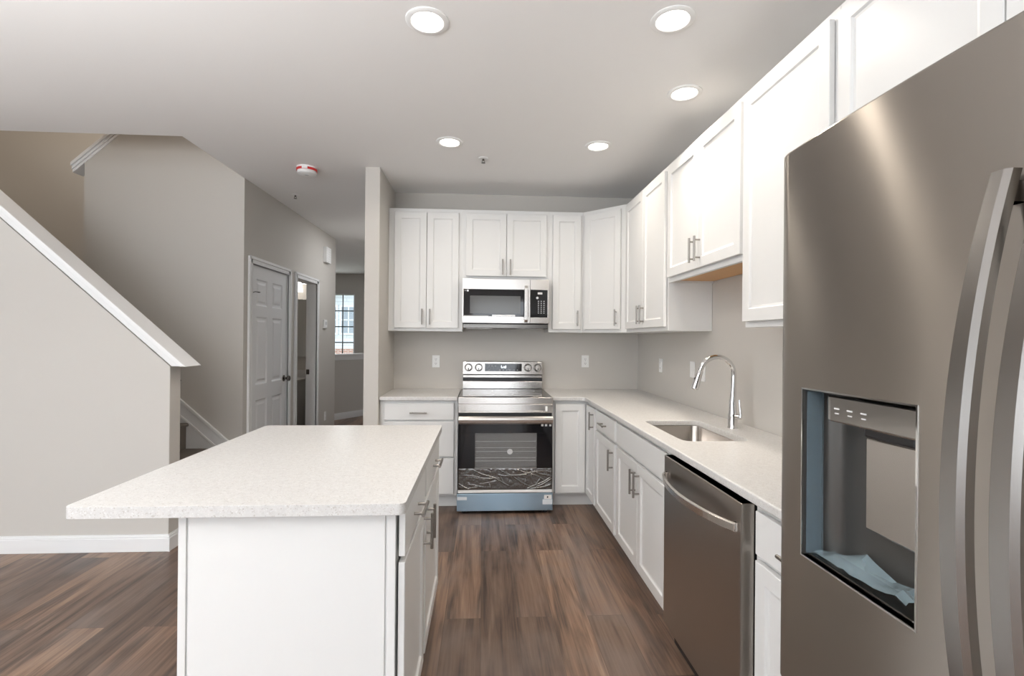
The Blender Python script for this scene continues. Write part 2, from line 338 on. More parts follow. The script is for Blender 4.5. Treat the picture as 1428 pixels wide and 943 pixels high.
# hall wall with the two doorways
D1 = (4.465, 5.275); D2 = (5.515, 6.16); DH = 2.035
struct('wall_hall_left', wall_with_openings(MB(), 'y', SY, 6.94, XH-.12, XH, ZC, [(D1[0]-.02, D1[1]+.02, 0, DH+.02), (D2[0]-.02, D2[1]+.02, 0, DH+.02)]), 'wall')
struct('wall_closet', MB().box(XH-1.2, XH-1.12, SY+.1, 5.38, 0, 2.0), 'wall')
struct('wall_powder_room', MB().box(-4.0, -3.9, 5.47, 6.94, 0, ZC).box(-3.9, XH-.12, 6.84, 6.94, 0, ZC), 'wall')
def casing(mb, y0, y1, zt_, x, w=.06, t=.018):
    for (a, b) in ((0, t), (w*.25, t+.006)):
        ww = w-a*.0
    for (i0, i1, t_) in ((0, w, .014), (w*.62, w, .020), (0, w*.18, .018)):
        mb.box(x, x+t_, y0-i1, y0-i0, 0, zt_+i1); mb.box(x, x+t_, y1+i0, y1+i1, 0, zt_+i1); mb.box(x, x+t_, y0-i1, y1+i1, zt_+i0, zt_+i1)
def jamb(mb, y0, y1, zt_, x0, x1, t=.02):
    mb.box(x0, x1, y0-t, y0, 0, zt_); mb.box(x0, x1, y1, y1+t, 0, zt_); mb.box(x0, x1, y0-t, y1+t, zt_, zt_+t)
# door_1: six panel door, closed
def six_panel(w, h, t):
    mb = MB(); mb.box(0, t-.012, 0, w, 0, h)
    st_, mid = .115*w/.81, .11*w/.81
    cols = [(st_, (w-mid)/2), ((w+mid)/2, w-st_)]
    rows = [(.24, .80), (.94, 1.56), (1.66, h-.12)]
    cuts_y = [0, cols[0][0], cols[0][1], cols[1][0], cols[1][1], w]; cuts_z = [0]+[q for r in rows for q in r]+[h]
    f = t
    for i in range(5):
        for j in range(len(cuts_z)-1):
            y0, y1, z0, z1 = cuts_y[i], cuts_y[i+1], cuts_z[j], cuts_z[j+1]
            if i in (1, 3) and j in (1, 3, 5):
                rings = [(0, f), (.012, f-.010), (.030, f-.010), (.048, f-.003)]; vs = []; fs = []
                for ins, x in rings: vs += [(x, y0+ins, z0+ins), (x, y1-ins, z0+ins), (x, y1-ins, z1-ins), (x, y0+ins, z1-ins)]
                for r in range(3):
                    for q in range(4): fs.append((r*4+q, r*4+(q+1) % 4, r*4+4+(q+1) % 4, r*4+4+q))
                fs.append((12, 13, 14, 15)); mb.add(vs, fs)
            else: mb.add([(f, y0, z0), (f, y1, z0), (f, y1, z1), (f, y0, z1)], [(0, 1, 2, 3)])
    mb.add([(0, 0, 0), (f, 0, 0), (f, w, 0), (0, w, 0), (0, 0, h), (f, 0, h), (f, w, h), (0, w, h)], [(0, 1, 5, 4), (2, 3, 7, 6), (4, 5, 6, 7), (0, 3, 2, 1)])
    return mb
d1 = thing('door_1', 'closed white six-panel door in the grey hall wall', 'door', (XH, D1[0], 0)); d1['kind'] = 'structure'
c = MB(); casing(c, D1[0], D1[1], DH, XH); jamb(c, D1[0], D1[1], DH, XH-.12, XH); c.build('door_frame', 'trim', d1, rel=True, bevel=.003)
dp = six_panel(D1[1]-D1[0]-.006, DH-.012, .038)
dpo = dp.build('door_panel', 'door', d1); dpo.location = (-.045, .003, .009)
k = MB().lathe([(.032, 0), (.032, .006), (.012, .010), (.011, .030), (.024, .038), (.029, .050), (.026, .062), (.012, .068)], (0, 0, 0), 24, 'x')
ko = k.build('door_knob', 'dark_metal', dpo, smooth=40); ko.location = (.038, D1[1]-D1[0]-.07, .95)
for z in (1.72, .98, .25):
    h = MB().box(-.008, -.0005, -.005, .022, z-.05, z+.05).tube([(0, 0, z-.052), (0, 0, z+.052)], .007, 10)
    h.build('hinge', 'nickel', d1, smooth=40)
MB().tube([(.004, .002, 1.775), (.035, .004, 1.785), (.05, .06, 1.785), (.028, .075, 1.785)], .004, 8).build('hinge_stop', 'dark_metal', d1, smooth=40)
# door_2: open doorway to the powder room
d2 = thing('door_2', 'open doorway into the powder room with white casing', 'doorway', (XH, D2[0], 0)); d2['kind'] = 'structure'
c = MB(); casing(c, D2[0], D2[1], DH, XH); jamb(c, D2[0], D2[1], DH, XH-.12, XH); c.build('door_frame', 'trim', d2, rel=True, bevel=.003)
MB().box(XH-.112, XH-.075, D2[1]-.003, D2[1], .93, .99).build('strike_plate', 'dark_metal', d2, rel=True, bevel=.001)
# powder room fittings
vn = thing('bathroom_vanity', 'white vanity seen through the open powder room doorway', 'vanity', (-2.68, 6.60, 0))
MB().box(-3.0, -2.36, 6.36, 6.838, .09, .80).box(-2.98, -2.38, 6.42, 6.838, 0, .09).build('body', 'cab', vn, rel=True, bevel=.003)
MB().box(-2.96, -2.69, 6.344, 6.36, .13, .60).build('door', 'cab', vn, rel=True, bevel=.003)
MB().box(-2.67, -2.40, 6.344, 6.36, .13, .60).build('door', 'cab', vn, rel=True, bevel=.003)
MB().box(-2.96, -2.40, 6.344, 6.36, .63, .77).build('drawer', 'cab', vn, rel=True, bevel=.003)
MB().box(-3.02, -2.34, 6.33, 6.838, .80, .84).box(-3.02, -2.34, 6.82, 6.838, .84, .94).build('vanity_top', 'quartz', vn, rel=True, bevel=.004)
bf = thing('bathroom_faucet', 'small chrome faucet on the powder room vanity', 'faucet', (-2.63, 6.72, .84))
MB().lathe([(.03, 0), (.028, .01), (.016, .02), (.015, .11), (.012, .12)], (-2.63, 6.72, .84), 16).tube([(-2.63, 6.72, .94), (-2.63, 6.66, .965), (-2.63, 6.59, .955), (-2.63, 6.58, .935)], .011, 10).build('spout', 'chrome', bf, rel=True, smooth=40)
for dx in (-.09, .09):
    MB().lathe([(.024, 0), (.02, .03), (.012, .045)], (-2.63+dx, 6.72, .84), 16).tube([(-2.63+dx, 6.72, .88), (-2.63+dx*1.6, 6.70, .90)], .007, 8).build('faucet_handle', 'chrome', bf, rel=True, smooth=40)
mo = MB().box(-3.0, -2.35, 6.825, 6.838, 1.12, 1.90).build('mirror', 'mirror', bevel=.002); tag(mo, 'rectangular frameless mirror above the powder room vanity', 'mirror')
vl = thing('vanity_light', 'chrome vanity light with glowing glass shades above the mirror', 'wall light', (-2.68, 6.83, 2.10))
MB().box(-2.98, -2.38, 6.80, 6.838, 2.10, 2.19).build('backplate', 'chrome', vl, rel=True, bevel=.004)
for x in (-2.86, -2.66, -2.46):
    MB().tube([(x, 6.80, 2.14), (x, 6.72, 2.16), (x, 6.71, 2.13)], .01, 10).build('arm', 'chrome', vl, rel=True, smooth=40)
    MB().lathe([(.025, 0), (.035, -.02), (.05, -.13)], (x, 6.71, 2.12), 18).build('glass_shade', 'bulb', vl, rel=True, smooth=40)
pl_ = bpy.data.lights.new('vanity_glow', 'POINT'); pl_.energy = 3; pl_.color = (1, .93, .85); pl_.shadow_soft_size = .1; po = bpy.data.objects.new('vanity_glow', pl_); COL.objects.link(po); po.location = (-2.66, 6.60, 2.02)
# half wall at the entry, turned about 54 degrees
pa, pb = Vector((-2.465, 8.38)), Vector((-2.127, 8.837)); dv = (pb-pa).normalized(); nv = Vector((-dv.y, dv.x))
q0, q1 = pa-dv*.75, pa+dv*2.35
def strip(mb, o0, o1, z0, z1):
    P = [q0+nv*o0, q1+nv*o0, q1+nv*o1, q0+nv*o1]; mb.prism([tuple(p) for p in P], (z0, z1), 'z'); return mb
struct('wall_entry_half', strip(MB(), 0, .115, 0, 1.055), 'wall')
struct('trim_4', strip(strip(strip(MB(), -.03, .145, 1.08, 1.105), -.016, .13, 1.055, 1.08), -.009, 0, 1.0, 1.055), 'trim', bevel=.003)
struct('baseboard_entry', strip(strip(MB(), -.016, 0, 0, .085), -.009, 0, .085, .108), 'trim', bevel=.002)
# windows
def window(n, x0, x1, z0, z1, y, cols, rows, label, axis='x', sgn=1, wall=.1):
    wd = thing('window_%d' % n, label, 'window', (x0 if axis == 'x' else y, y if axis == 'x' else x0, z0)); wd['kind'] = 'structure'
    def bx(mb, a0, a1, t0, t1, c0, c1):
        t0, t1 = sorted((y+sgn*t0, y+sgn*t1))
        return mb.box(a0, a1, t0, t1, c0, c1) if axis == 'x' else mb.box(t0, t1, a0, a1, c0, c1)
    f = MB()
    for (a0, a1, c0, c1) in ((x0, x1, z0, z0+.035), (x0, x1, z1-.035, z1), (x0, x0+.035, z0+.035, z1-.035), (x1-.035, x1, z0+.035, z1-.035)): bx(f, a0, a1, .02, wall-.02, c0, c1)
    fo = f.build('window_frame', 'trim', wd, rel=True, bevel=.003)
    g = MB()
    for i in range(1, cols): xx = x0+.035+(x1-x0-.07)*i/cols; bx(g, xx-.011, xx+.011, .045, .06, z0+.035, z1-.035)
    for j in range(1, rows): zz = z0+.035+(z1-z0-.07)*j/rows; bx(g, x0+.035, x1-.035, .0455, .0595, zz-.011, zz+.011)
    if cols*rows > 1: g.build('muntins', 'dark_metal' if n == 1 else 'trim', wd, rel=True)  # white bars of the far window get a dark colour to look backlit
    bx(MB(), x0+.03, x1-.03, .063, .069, z0+.03, z1-.03).build('pane', 'pane', wd, rel=True)
    return wd
window(1, FW[0], FW[1], .9, 2.33, YF, 4, 4, 'bright window with grid bars coloured dark as if backlit at the far end of the hall', 'x', 1, .12)
n = 2
for a, b in RW: window(n, a, b, .35, 2.4, YR, 1, 2, 'tall living room window behind the camera', 'x', -1); n += 1
for a, b in LW: window(n, a, b, .5, 2.4, XL, 2, 2, 'living room window in the left wall', 'y', -1); n += 1

# ------------------------------------------------------------------ cabinets
def shaker(x0, x1, z0, z1, t=.019, stile=.057, y=-.004):
    mb = MB(); f = y-t
    rings = [(0, y), (0, f+.002), (.002, f), (stile-.003, f), (stile, f+.003), (stile+.003, f+.0075), (stile+.012, f+.0095)]
    vs, fs = [], []
    for ins, yy in rings: vs += [(x0+ins, yy, z0+ins), (x1-ins, yy, z0+ins), (x1-ins, yy, z1-ins), (x0+ins, yy, z1-ins)]
    for r in range(len(rings)-1):
        for q in range(4): fs.append((r*4+q, r*4+(q+1) % 4, r*4+4+(q+1) % 4, r*4+4+q))
    fs.append(tuple(range(len(vs)-4, len(vs)))); fs.append((3, 2, 1, 0)); return mb.add(vs, fs)
def flat_front(x0, x1, z0, z1, t=.019, y=-.004): return MB().box(x0, x1, y-t, y, z0, z1)
def pull(parent, x, z, kind, y=-.023, ln=.137, cc=.096):
    mb = MB(); d = .032
    P = (lambda a, yy: (x, yy, z+a)) if kind == 'v' else (lambda a, yy: (x+a, yy, z))
    mb.tube([P(-ln/2, y-d), P(ln/2, y-d)], .006, 12)
    for a in (-cc/2, cc/2): mb.tube([P(a, y), P(a, y-d)], .0048, 10)
    return mb.build('handle', 'nickel', parent, smooth=40)
def cabinet(name, label, loc, rz, W, D, H, fronts, group, toe=0, body=None, y=-.004, cat='cabinet'):
    t = thing(name, label, cat, loc, rz, group)
    mb = body if body else (MB().box(0, W, 0, D, toe, H).box(0, W, .06, D, 0, toe) if toe else MB().box(0, W, 0, D, 0, H))
    mb.build('body', 'cab', t, bevel=.0015)
    for fr in fronts:
        kind, x0, x1, z0, z1 = fr[:5]
        o = (shaker(x0, x1, z0, z1, y=y) if kind == 'door' else flat_front(x0, x1, z0, z1, y=y)).build('door' if kind == 'door' else ('drawer_front' if kind == 'drawer' else 'false_front'), 'cab', t, bevel=0 if kind == 'door' else .003)
        if len(fr) > 5 and fr[5]: pull(o, fr[5][0], fr[5][1], fr[5][2], y=y-.019)
    return t
ZB, ZT = 1.448, 2.523; H = ZT-ZB; du = .292; GU = 'white wall cabinets'
yb = B-du
top = H-.035; bot = .028
def pair(x0, x1, z0, z1, hz):
    m = (x0+x1)/2; return [('door', x0, m-.002, z0, z1, (m-.033, hz, 'v')), ('door', m+.002, x1, z0, z1, (m+.033, hz, 'v'))]
W1 = -.183+.829
cabinet('wall_cabinet', 'tall white double-door wall cabinet left of the microwave', (-.829, yb, ZB), 0, W1, du-.002, H, pair(.053, W1-.037, bot, top, .125), GU)
zmb = 1.905
cabinet('wall_cabinet', 'short white double-door wall cabinet directly above the microwave', (-.183, yb, zmb), 0, .762, du-.002, ZT-zmb, pair(.027, .762-.024, .032, ZT-zmb-.035, .11), GU)
cabinet('wall_cabinet', 'narrow single-door white wall cabinet just right of the microwave', (.579, yb, ZB), 0, .886-.579, du-.002, H, [('door', .033, .285, bot, top, (.285-.033, .125, 'v'))], GU)
# angled corner cabinet
dl = math.hypot(R-du-.886, yb-4.037)
xd = R-.6-.0; p0 = Vector((.886, yb)); p1 = Vector((R-du, yb-(R-du-.886)))
dl = (p1-p0).length
import itertools
cw = dl
bd = MB().prism([(0, 0), (cw, 0), (cw+du*.7071-.002, du*.7071-.002), (cw/2, cw/2+du*1.414-.004), (-du*.7071+.002, du*.7071-.002)], (0, H), 'z')
cabinet('wall_cabinet', 'angled single-door white wall cabinet set across the corner', (p0.x, p0.y, ZB), -PI/4, cw, .3, H, [('door', .03, cw-.05, bot, top, (cw-.05-.033, .125, 'v'))], GU, body=bd)
xr = R-du
yA0, yA1 = 3.106, p1.y-.001
cabinet('wall_cabinet', 'tall white double-door wall cabinet on the right wall beside the corner cabinet', (xr, yA1, ZB), -PI/2, yA1-yA0, du-.002, H, pair(.035, yA1-yA0-.025, bot, top, .125), GU)
zsk = 1.757
c6 = cabinet('wall_cabinet', 'raised short double-door wall cabinet above the sink with a raw wood underside', (xr, 3.105, zsk), -PI/2, 3.105-2.174, du-.002, ZT-zsk, pair(.025, 3.105-2.174-.015, .03, ZT-zsk-.035, .13), GU,
    body=MB().box(0, .931, 0, .02, 0, ZT-zsk).box(0, .015, .02, du-.002, 0, ZT-zsk).box(.916, .931, .02, du-.002, 0, ZT-zsk).box(.015, .916, .02, du-.002, .03, ZT-zsk))
MB().box(.015, .916, .02, du-.004, .014, .0295).build('underside_panel', 'raw_wood', c6)['label'] = 'unpainted orange-brown wood underside'
yC0, yC1 = 1.585, 2.173
cabinet('wall_cabinet', 'tall single-door white wall cabinet between the sink and the refrigerator', (xr, yC1, ZB), -PI/2, yC1-yC0, du-.002, H, [('door', .012, yC1-yC0-.022, .026, top, (yC1-yC0-.055, .125, 'v'))], GU)
zf = 1.86
cabinet('wall_cabinet', 'wide double-door white wall cabinet above the refrigerator', (xr, 1.584, zf), -PI/2, 1.584-.5, du-.002, ZT-zf, pair(.018, 1.584-.5-.018, .03, ZT-zf-.035, .12), GU)

# base cabinets
GB = 'white base cabinets'; dcb = .612; HB = .8805; TOE = .105
ybf = B-dcb
wB = -.2-(-.828)
cabinet('base_cabinet', 'white three-drawer base cabinet left of the range', (-.828, ybf, 0), 0, wB, dcb-.002, HB,
        [('drawer', .04, wB-.03, .725, .86, (wB/2, .785, 'h')), ('drawer', .04, wB-.03, .427, .712, (wB/2, .64, 'h')), ('drawer', .04, wB-.03, .124, .414, (wB/2, .34, 'h'))], GB, TOE)
# corner base: two door halves folding around the inner corner
xbf = R-dcb; xi = xbf
bodyc = MB().prism([(.566, ybf), (xbf, ybf), (xbf, 3.674), (R-.002, 3.674), (R-.002, B-.002), (.566, B-.002)], (TOE, HB), 'z').prism([(.566, ybf+.06), (xbf+.06, ybf+.06), (xbf+.06, 3.674), (R-.002, 3.674), (R-.002, B-.002), (.566, B-.002)], (0, TOE), 'z')
cc = thing('base_cabinet', 'white corner base cabinet with a folding door right of the range', 'cabinet', (.566, ybf, 0), 0, GB)
bodyc.build('body', 'cab', cc, rel=True, bevel=.0015)
dA = shaker(.032, xbf-.566-.026, .124, .855).build('door', 'cab', cc)
dB = shaker(.030, ybf-3.70, .124, .855).build('door', 'cab', cc); dB.location = (xbf-.566, 0, 0); dB.rotation_euler = (0, 0, -PI/2)
pull(dB, ybf-3.70-.035, .76, 'v')
y3, y2_, y1_, y0_ = 3.672, 3.10, 2.20, 1.0
w11 = y3-y2_-.003
cabinet('base_cabinet', 'white base cabinet with one drawer over one door, between corner and sink', (xbf, y3, 0), -PI/2, w11, dcb-.002, HB,
        [('drawer', .02, w11-.025, .725, .86, (w11/2, .79, 'h')), ('door', .02, w11-.025, .124, .705, (w11-.025-.033, .60, 'v'))], GB, TOE)
w12 = y2_-2.195; md = w12/2-.004
sb = MB().box(0, w12, 0, .02, TOE, HB).box(0, .018, .02, dcb-.002, TOE, HB).box(w12-.018, w12, .02, dcb-.002, TOE, HB).box(.018, w12-.018, .02, dcb-.002, TOE, TOE+.018).box(.018, w12-.018, dcb-.012, dcb-.002, TOE+.018, HB).box(0, w12, .06, dcb-.002, 0, TOE)
cabinet('base_cabinet', 'white double-door sink base cabinet under the sink', (xbf, y2_-.001, 0), -PI/2, w12, dcb-.002, HB,
        [('false', .025, w12-.018, .725, .86), ('door', .025, md-.002, .124, .705, (md-.034, .60, 'v')), ('door', md+.002, w12-.018, .124, .705, (md+.034, .60, 'v'))], GB, TOE, body=sb)
w13 = 1.515-.99
cabinet('base_cabinet', 'white base cabinet between the dishwasher and the refrigerator', (xbf, 1.512, 0), -PI/2, w13, dcb-.002, HB,
        [('drawer', .03, w13-.02, .725, .86, (w13/2, .79, 'h')), ('door', .03, w13-.02, .124, .705, (w13-.055, .60, 'v'))], GB, TOE)
# counters
ZK = .914; xk = R-.648; yk = B-.648
out = [(.566, B-.001), (R-.001, B-.001), (R-.001, .99), (xk, .99)]
rc = .05
cx, cy_ = xk-rc, yk-rc
arc = [(cx+rc*math.cos(a), cy_+rc*math.sin(a)) for a in [PI/2*i/6 for i in range(7)]]
out += arc + [(.566, yk)]
hole = rounded(.948, 1.272, 2.255, 2.842, .045)
tag(slab(out, [hole], .882, ZK).build('countertop', 'quartz', bevel=.006, seg=3), 'white speckled L-shaped countertop running along the right wall around the sink', 'countertop', 'quartz countertops')
tag(MB().box(-.828, -.201, yk, B-.001, .882, ZK).build('countertop', 'quartz', bevel=.006, seg=3), 'short white countertop left of the range', 'countertop', 'quartz countertops')
# sink
si = thing('sink', 'stainless steel undermount sink set in the right countertop', 'sink', (1.11, 2.55, .68))
rin = lambda d, r: rounded(.948+d, 1.272-d, 2.255+d, 2.842-d, r)
mb = MB(); rings = [(-.025, .06, .8805), (-.004, .048, .8805), (-.003, .048, .875), (.006, .045, .70), (.02, .05, .684), (.05, .05, .680)]
n_ = len(rin(0, .05)); vs = []
for d, r, z in rings: vs += [(p[0], p[1], z) for p in rin(d, r)]
fs = [(i*n_+k2, i*n_+(k2+1) % n_, (i+1)*n_+(k2+1) % n_, (i+1)*n_+k2) for i in range(len(rings)-1) for k2 in range(n_)] + [tuple(range((len(rings)-1)*n_, len(rings)*n_))]
mb.add(vs, fs).build('basin', 'sink', si, rel=True, smooth=50)
MB().lathe([(.045, 0), (.045, .003), (.03, .002), (.028, -.004)], (1.15, 2.55, .681), 24).build('drain', 'chrome', si, rel=True, smooth=40)
# faucet
fx, fy = 1.356, 2.588
fa = thing('faucet', 'tall chrome gooseneck pull-down faucet behind the sink', 'faucet', (fx, fy, ZK))
MB().lathe([(.028, 0), (.028, .004), (.025, .008), (.0245, .075), (.0235, .078)], (fx, fy, ZK), 24).build('base', 'chrome', fa, rel=True, smooth=40)
path = [(fx, fy, ZK+.078), (fx-.001, fy, 1.06), (fx+.002, fy, 1.12), (fx+.004, fy, 1.20)]
rr = [.023, .0175, .0145, .0135]; ca = fx+.004-.094
for i in range(1, 13):
    a = PI*.93*i/12; path.append((ca+.094*math.cos(a), fy, 1.205+.094*math.sin(a))); rr.append(.0135)
MB().tube(path, rr, 20).build('neck', 'chrome', fa, rel=True, smooth=40)
e = Vector(path[-1]); dr = Vector((-.30, 0, -.95)).normalized()
MB().tube([e+dr*t for t in (0, .004, .03, .085, .105, .108)], [.0135, .0155, .0165, .0195, .0195, .016], 20).build('spray_head', 'chrome', fa, rel=True, smooth=40)
MB().box(e.x-.034, e.x-.024, fy-.006, fy+.006, e.z-.055, e.z-.038).build('spray_button', 'black', fa, rel=True, bevel=.002)
MB().tube([(fx, fy-.0, 1.0-.022), (fx+.02, fy-.042, 1.0-.022)], .0145, 16).tube([(fx+.02, fy-.042, .978), (fx+.021, fy-.044, .99), (fx+.016, fy-.037, 1.07)], [.009, .0075, .0045], 10).build('lever', 'chrome', fa, rel=True, smooth=40)

# ------------------------------------------------------------------ island
GI = GB; xif = -.249; ya, ym_, yz = 1.452, 1.975, 2.605
wn = ym_-ya; wf = yz-ym_
ci = cabinet('base_cabinet', 'near island base cabinet with a flat white end panel facing the camera', (xif, ya, 0), PI/2, wn-.001, .61, HB,
        [('drawer', .006, wn-.012, .745, .872, (wn/2-.02, .805, 'h')), ('door', .006, wn-.028, .118, .728, (wn-.055, .64, 'v'))], GI, TOE, y=-.007)
MB().box(-.006, -.0002, .03, .582, TOE, HB).box(-.006, -.0002, .588, .61, 0, HB).box(-.006, -.0002, 0, .024, TOE, HB).build('end_panel', 'cab', ci, bevel=.0015)
cabinet('base_cabinet', 'far island base cabinet nearest the range', (xif, ym_, 0), PI/2, wf, .61, HB,
        [('drawer', .03, wf-.03, .745, .872, (wf/2+.02, .805, 'h')), ('door', .018, wf-.03, .118, .728, (.050, .64, 'v'))], GI, TOE, y=-.007)
io = slab(rounded(-1.15, -.218, 1.417, 2.692, .022), [], .8815, ZK).build('island_countertop', 'quartz', bevel=.008, seg=3)
tag(io, 'large white speckled island countertop overhanging on the left', 'countertop', 'quartz countertops')

# ------------------------------------------------------------------ range
xg0, xg1, yf = -.192, .562, 3.89
rg = thing('range', 'stainless steel electric range with black glass oven door', 'range', ((xg0+xg1)/2, yf+.33, 0))
K = dict(rel=True)
MB().box(xg0+.004, xg1-.004, yf+.03, B-.03, .035, .90).build('body', 'black', rg, bevel=.003, **K)
MB().box(xg0, xg1, yf+.025, B-.10, .90, .921).build('cooktop', 'black_glass', rg, bevel=.003, **K)['label'] = 'glossy black glass cooktop'
for (bx_, by_, br_) in ((-.01, 4.10, .10), (.37, 4.10, .12), (0, 4.38, .09), (.38, 4.38, .08)):
    MB().lathe([(br_, .9212), (br_+.002, .9214), (br_+.004, .9212)], (bx_, by_, 0), 40, cap=False).build('burner_ring', 'mark', rg, **K)
MB().box(xg0, xg1, yf, yf+.025, .868, .922).build('front_trim', 'steel', rg, bevel=.003, **K)
MB().box(xg0+.002, xg1-.002, yf+.016, yf+.03, .800, .868).box(xg0+.002, xg1-.002, yf, yf+.016, .855, .868).box(xg0+.002, xg1-.002, yf, yf+.016, .800, .812).box(xg0+.002, xg0+.055, yf, yf+.016, .812, .855).box(xg1-.055, xg1-.002, yf, yf+.016, .812, .855).build('front_panel', 'steel', rg, bevel=.002, **K)
MB().box(xg1-.062, xg1-.045, yf-.001, yf+.001, .812, .85).build('sticker', 'white_plastic', rg, **K)['label'] = 'small white sticker'
# oven door: frame, window, handle, film
od = MB().box(xg0+.003, xg1-.003, yf-.002, yf+.028, .165, .36).box(xg0+.003, xg1-.003, yf-.002, yf+.028, .64, .775).box(xg0+.003, xg0+.135, yf-.002, yf+.028, .36, .64).box(xg1-.128, xg1-.003, yf-.002, yf+.028, .36, .64).build('oven_door', 'black_glass', rg, bevel=.002, **K)
MB().box(xg0+.135, xg1-.128, yf, yf+.004, .36, .64).build('oven_window', 'oven_glass', od)
MB().box(xg0+.135, xg1-.128, yf+.026, yf+.0285, .36, .64).build('oven_back', 'oven_grey', od)
rk = MB()
for z in (.415, .44, .49, .52, .57): rk.tube([(xg0+.14, yf+.018, z), (xg1-.135, yf+.018, z)], .0022, 8)
rk.build('oven_rack', 'mark', od, smooth=40)
MB().box(xg0+.135, xg1-.128, yf-.003, yf-.0015, .360, .366).build('window_trim', 'nickel', od)
rk = MB().lathe([(.022, 0), (.022, .001)], (.22, yf-.003, .492), 20, 'y'); rk.build('window_label', 'mark', od)['label'] = 'small pale round label'
# wide steel handle with rounded front
prof = [(yf-.002, .715), (yf-.035, .716), (yf-.048, .730), (yf-.052, .75), (yf-.048, .766), (yf-.035, .776), (yf-.002, .777)]
MB().prism(prof, (xg0+.005, xg1-.005), 'x').build('oven_handle', 'steel', od, bevel=.002)
for o_ in (od,):
    for ch in o_.children: ch.location -= rg.location; 
def crumple(nx, nz, w_, h_, amp, sc, seed):
    mb = MB(); vs = []; rg_ = random.Random(5); folds = []
    for q in range(26):
        a = rg_.uniform(-.5, .5) if q < 18 else rg_.uniform(.9, 2.2)
        folds.append((rg_.uniform(0, w_), rg_.uniform(.01, h_-.01), math.cos(a), math.sin(a), rg_.uniform(.05, .2) if q < 18 else rg_.uniform(.02, .06), rg_.uniform(.0016, .0035), rg_.uniform(.002, .006)))
    for j in range(nz+1):
        for i in range(nx+1):
            x, z = w_*i/nx, h_*j/nz; e_ = min(1, min(i, nx-i, j, nz-j)/4)
            d = .0035*abs(noise.noise(Vector((x*16, z*20, seed)))) + .0022*abs(noise.noise(Vector((x*70, z*34, seed+3))))
            for (fx0, fz0, ca_, sa_, ln, wd, hh) in folds:
                u = (x-fx0)*ca_+(z-fz0)*sa_; v = -(x-fx0)*sa_+(z-fz0)*ca_+.006*math.sin(u*25+fx0*40)
                if abs(u) < ln: d += hh*(1-(u/ln)**2)*math.exp(-(v/wd)**2)
            vs.append((x, -d*e_, z))
    fs = [(j*(nx+1)+i, j*(nx+1)+i+1, (j+1)*(nx+1)+i+1, (j+1)*(nx+1)+i) for j in range(nz) for i in range(nx)]
    return mb.add(vs, fs)
fm = crumple(240, 64, xg1-xg0-.012, .168, .011, 22, 3.1).build('wrinkled_film', 'wrinkled', od, smooth=60); fm.location = Vector((xg0+.006, yf-.003, .192))-rg.location
fm['label'] = 'crumpled shiny protective plastic film'
MB().box(xg0+.004, xg1-.004, yf-.006, yf+.02, .167, .190).box(xg0+.13, xg1-.14, yf-.010, yf-.006, .169, .187).build('foam_strip', 'white_plastic', rg, bevel=.002, **K)['label'] = 'white foam packing strip'
dw_ = MB().box(xg0-.004, xg1+.002, yf-.012, yf+.04, .026, .163).build('storage_drawer', 'blue_film', rg, bevel=.003, **K); dw_['label'] = 'steel drawer front under blue protective film'
MB().box(xg0, xg0+.075, yf-.014, yf-.0122, .115, .14).build('tape', 'tape', rg, **K)
MB().box(xg1-.08, xg1-.002, yf-.014, yf-.0122, .075, .115).build('tape', 'tape', rg, **K)
sk_ = MB().box(xg1-.068, xg1-.008, yf-.015, yf-.0142, .118, .15).build('sticker', 'white_plastic', rg, **K)
MB().box(xg1-.045, xg1-.035, yf-.0156, yf-.015, .127, .14).build('sticker_mark', 'dark_slot', rg, **K)
for x in (xg1-.085, xg1-.055, xg1-.022):
    MB().box(x-.009, x+.009, yf-.0035, yf-.002, .693, .71).build('sticker', 'white_plastic', rg, **K)
for x in (xg0+.05, xg1-.05):
    for y in (yf+.05, B-.1): MB().lathe([(.02, 0), (.02, .015), (.01, .018), (.01, .04)], (x, y, 0), 14).build('foot', 'black', rg, smooth=40, **K)
# backguard
yg = B-.075
MB().box(xg0+.006, xg1-.004, yg, B-.012, .921, .992).build('backguard_lower', 'steel', rg, bevel=.004, **K)
MB().box(xg0+.008, xg1-.006, yg+.01, B-.014, .992, 1.052).build('vent', 'black', rg, bevel=.002, **K)
MB().box(xg0+.01, xg1-.01, yg+.003, yg+.012, 1.024, 1.05).build('vent_lip', 'steel', rg, bevel=.003, **K)
pn = MB().prism([(yg-.012, 1.055), (yg-.002, 1.174), (B-.012, 1.174), (B-.012, 1.055)], (xg0+.006, xg1-.004), 'x').build('control_panel', 'steel', rg, bevel=.004, **K)
tl = math.atan2(.010, .119)
def onpanel(x, z): return Vector((x, yg-.012+.010*(z-1.055)/.119, z))
ds = MB().box(-.172, .172, -.002, 0, -.036, .036).build('display', 'black_glass', pn, bevel=.001); ds.location = onpanel(.19, 1.12)-rg.location; ds.rotation_euler = (-tl, 0, 0)
dg = MB()
for x0_, x1_, z0_, z1_ in ((-.02, -.014, -.002, .018), (-.02, -.004, -.004, 0), (.001, .006, -.004, .012), (.009, .026, -.004, 0), (.02, .026, 0, .018), (.009, .02, .006, .010)): dg.box(x0_, x1_, -.0026, -.002, z0_, z1_)
dg.build('digits', 'display', ds)
for x, z0_, z1_ in [(q, .012, .016) for q in (-.13, -.105, -.075)] + [(q, -.024, -.021) for q in (-.03, 0, .03, .06, .10, .13, -.13)]:
    MB().box(x-.0055, x+.0055, -.0025, -.002, z0_, z1_).build('printed_icon', 'mark', ds)
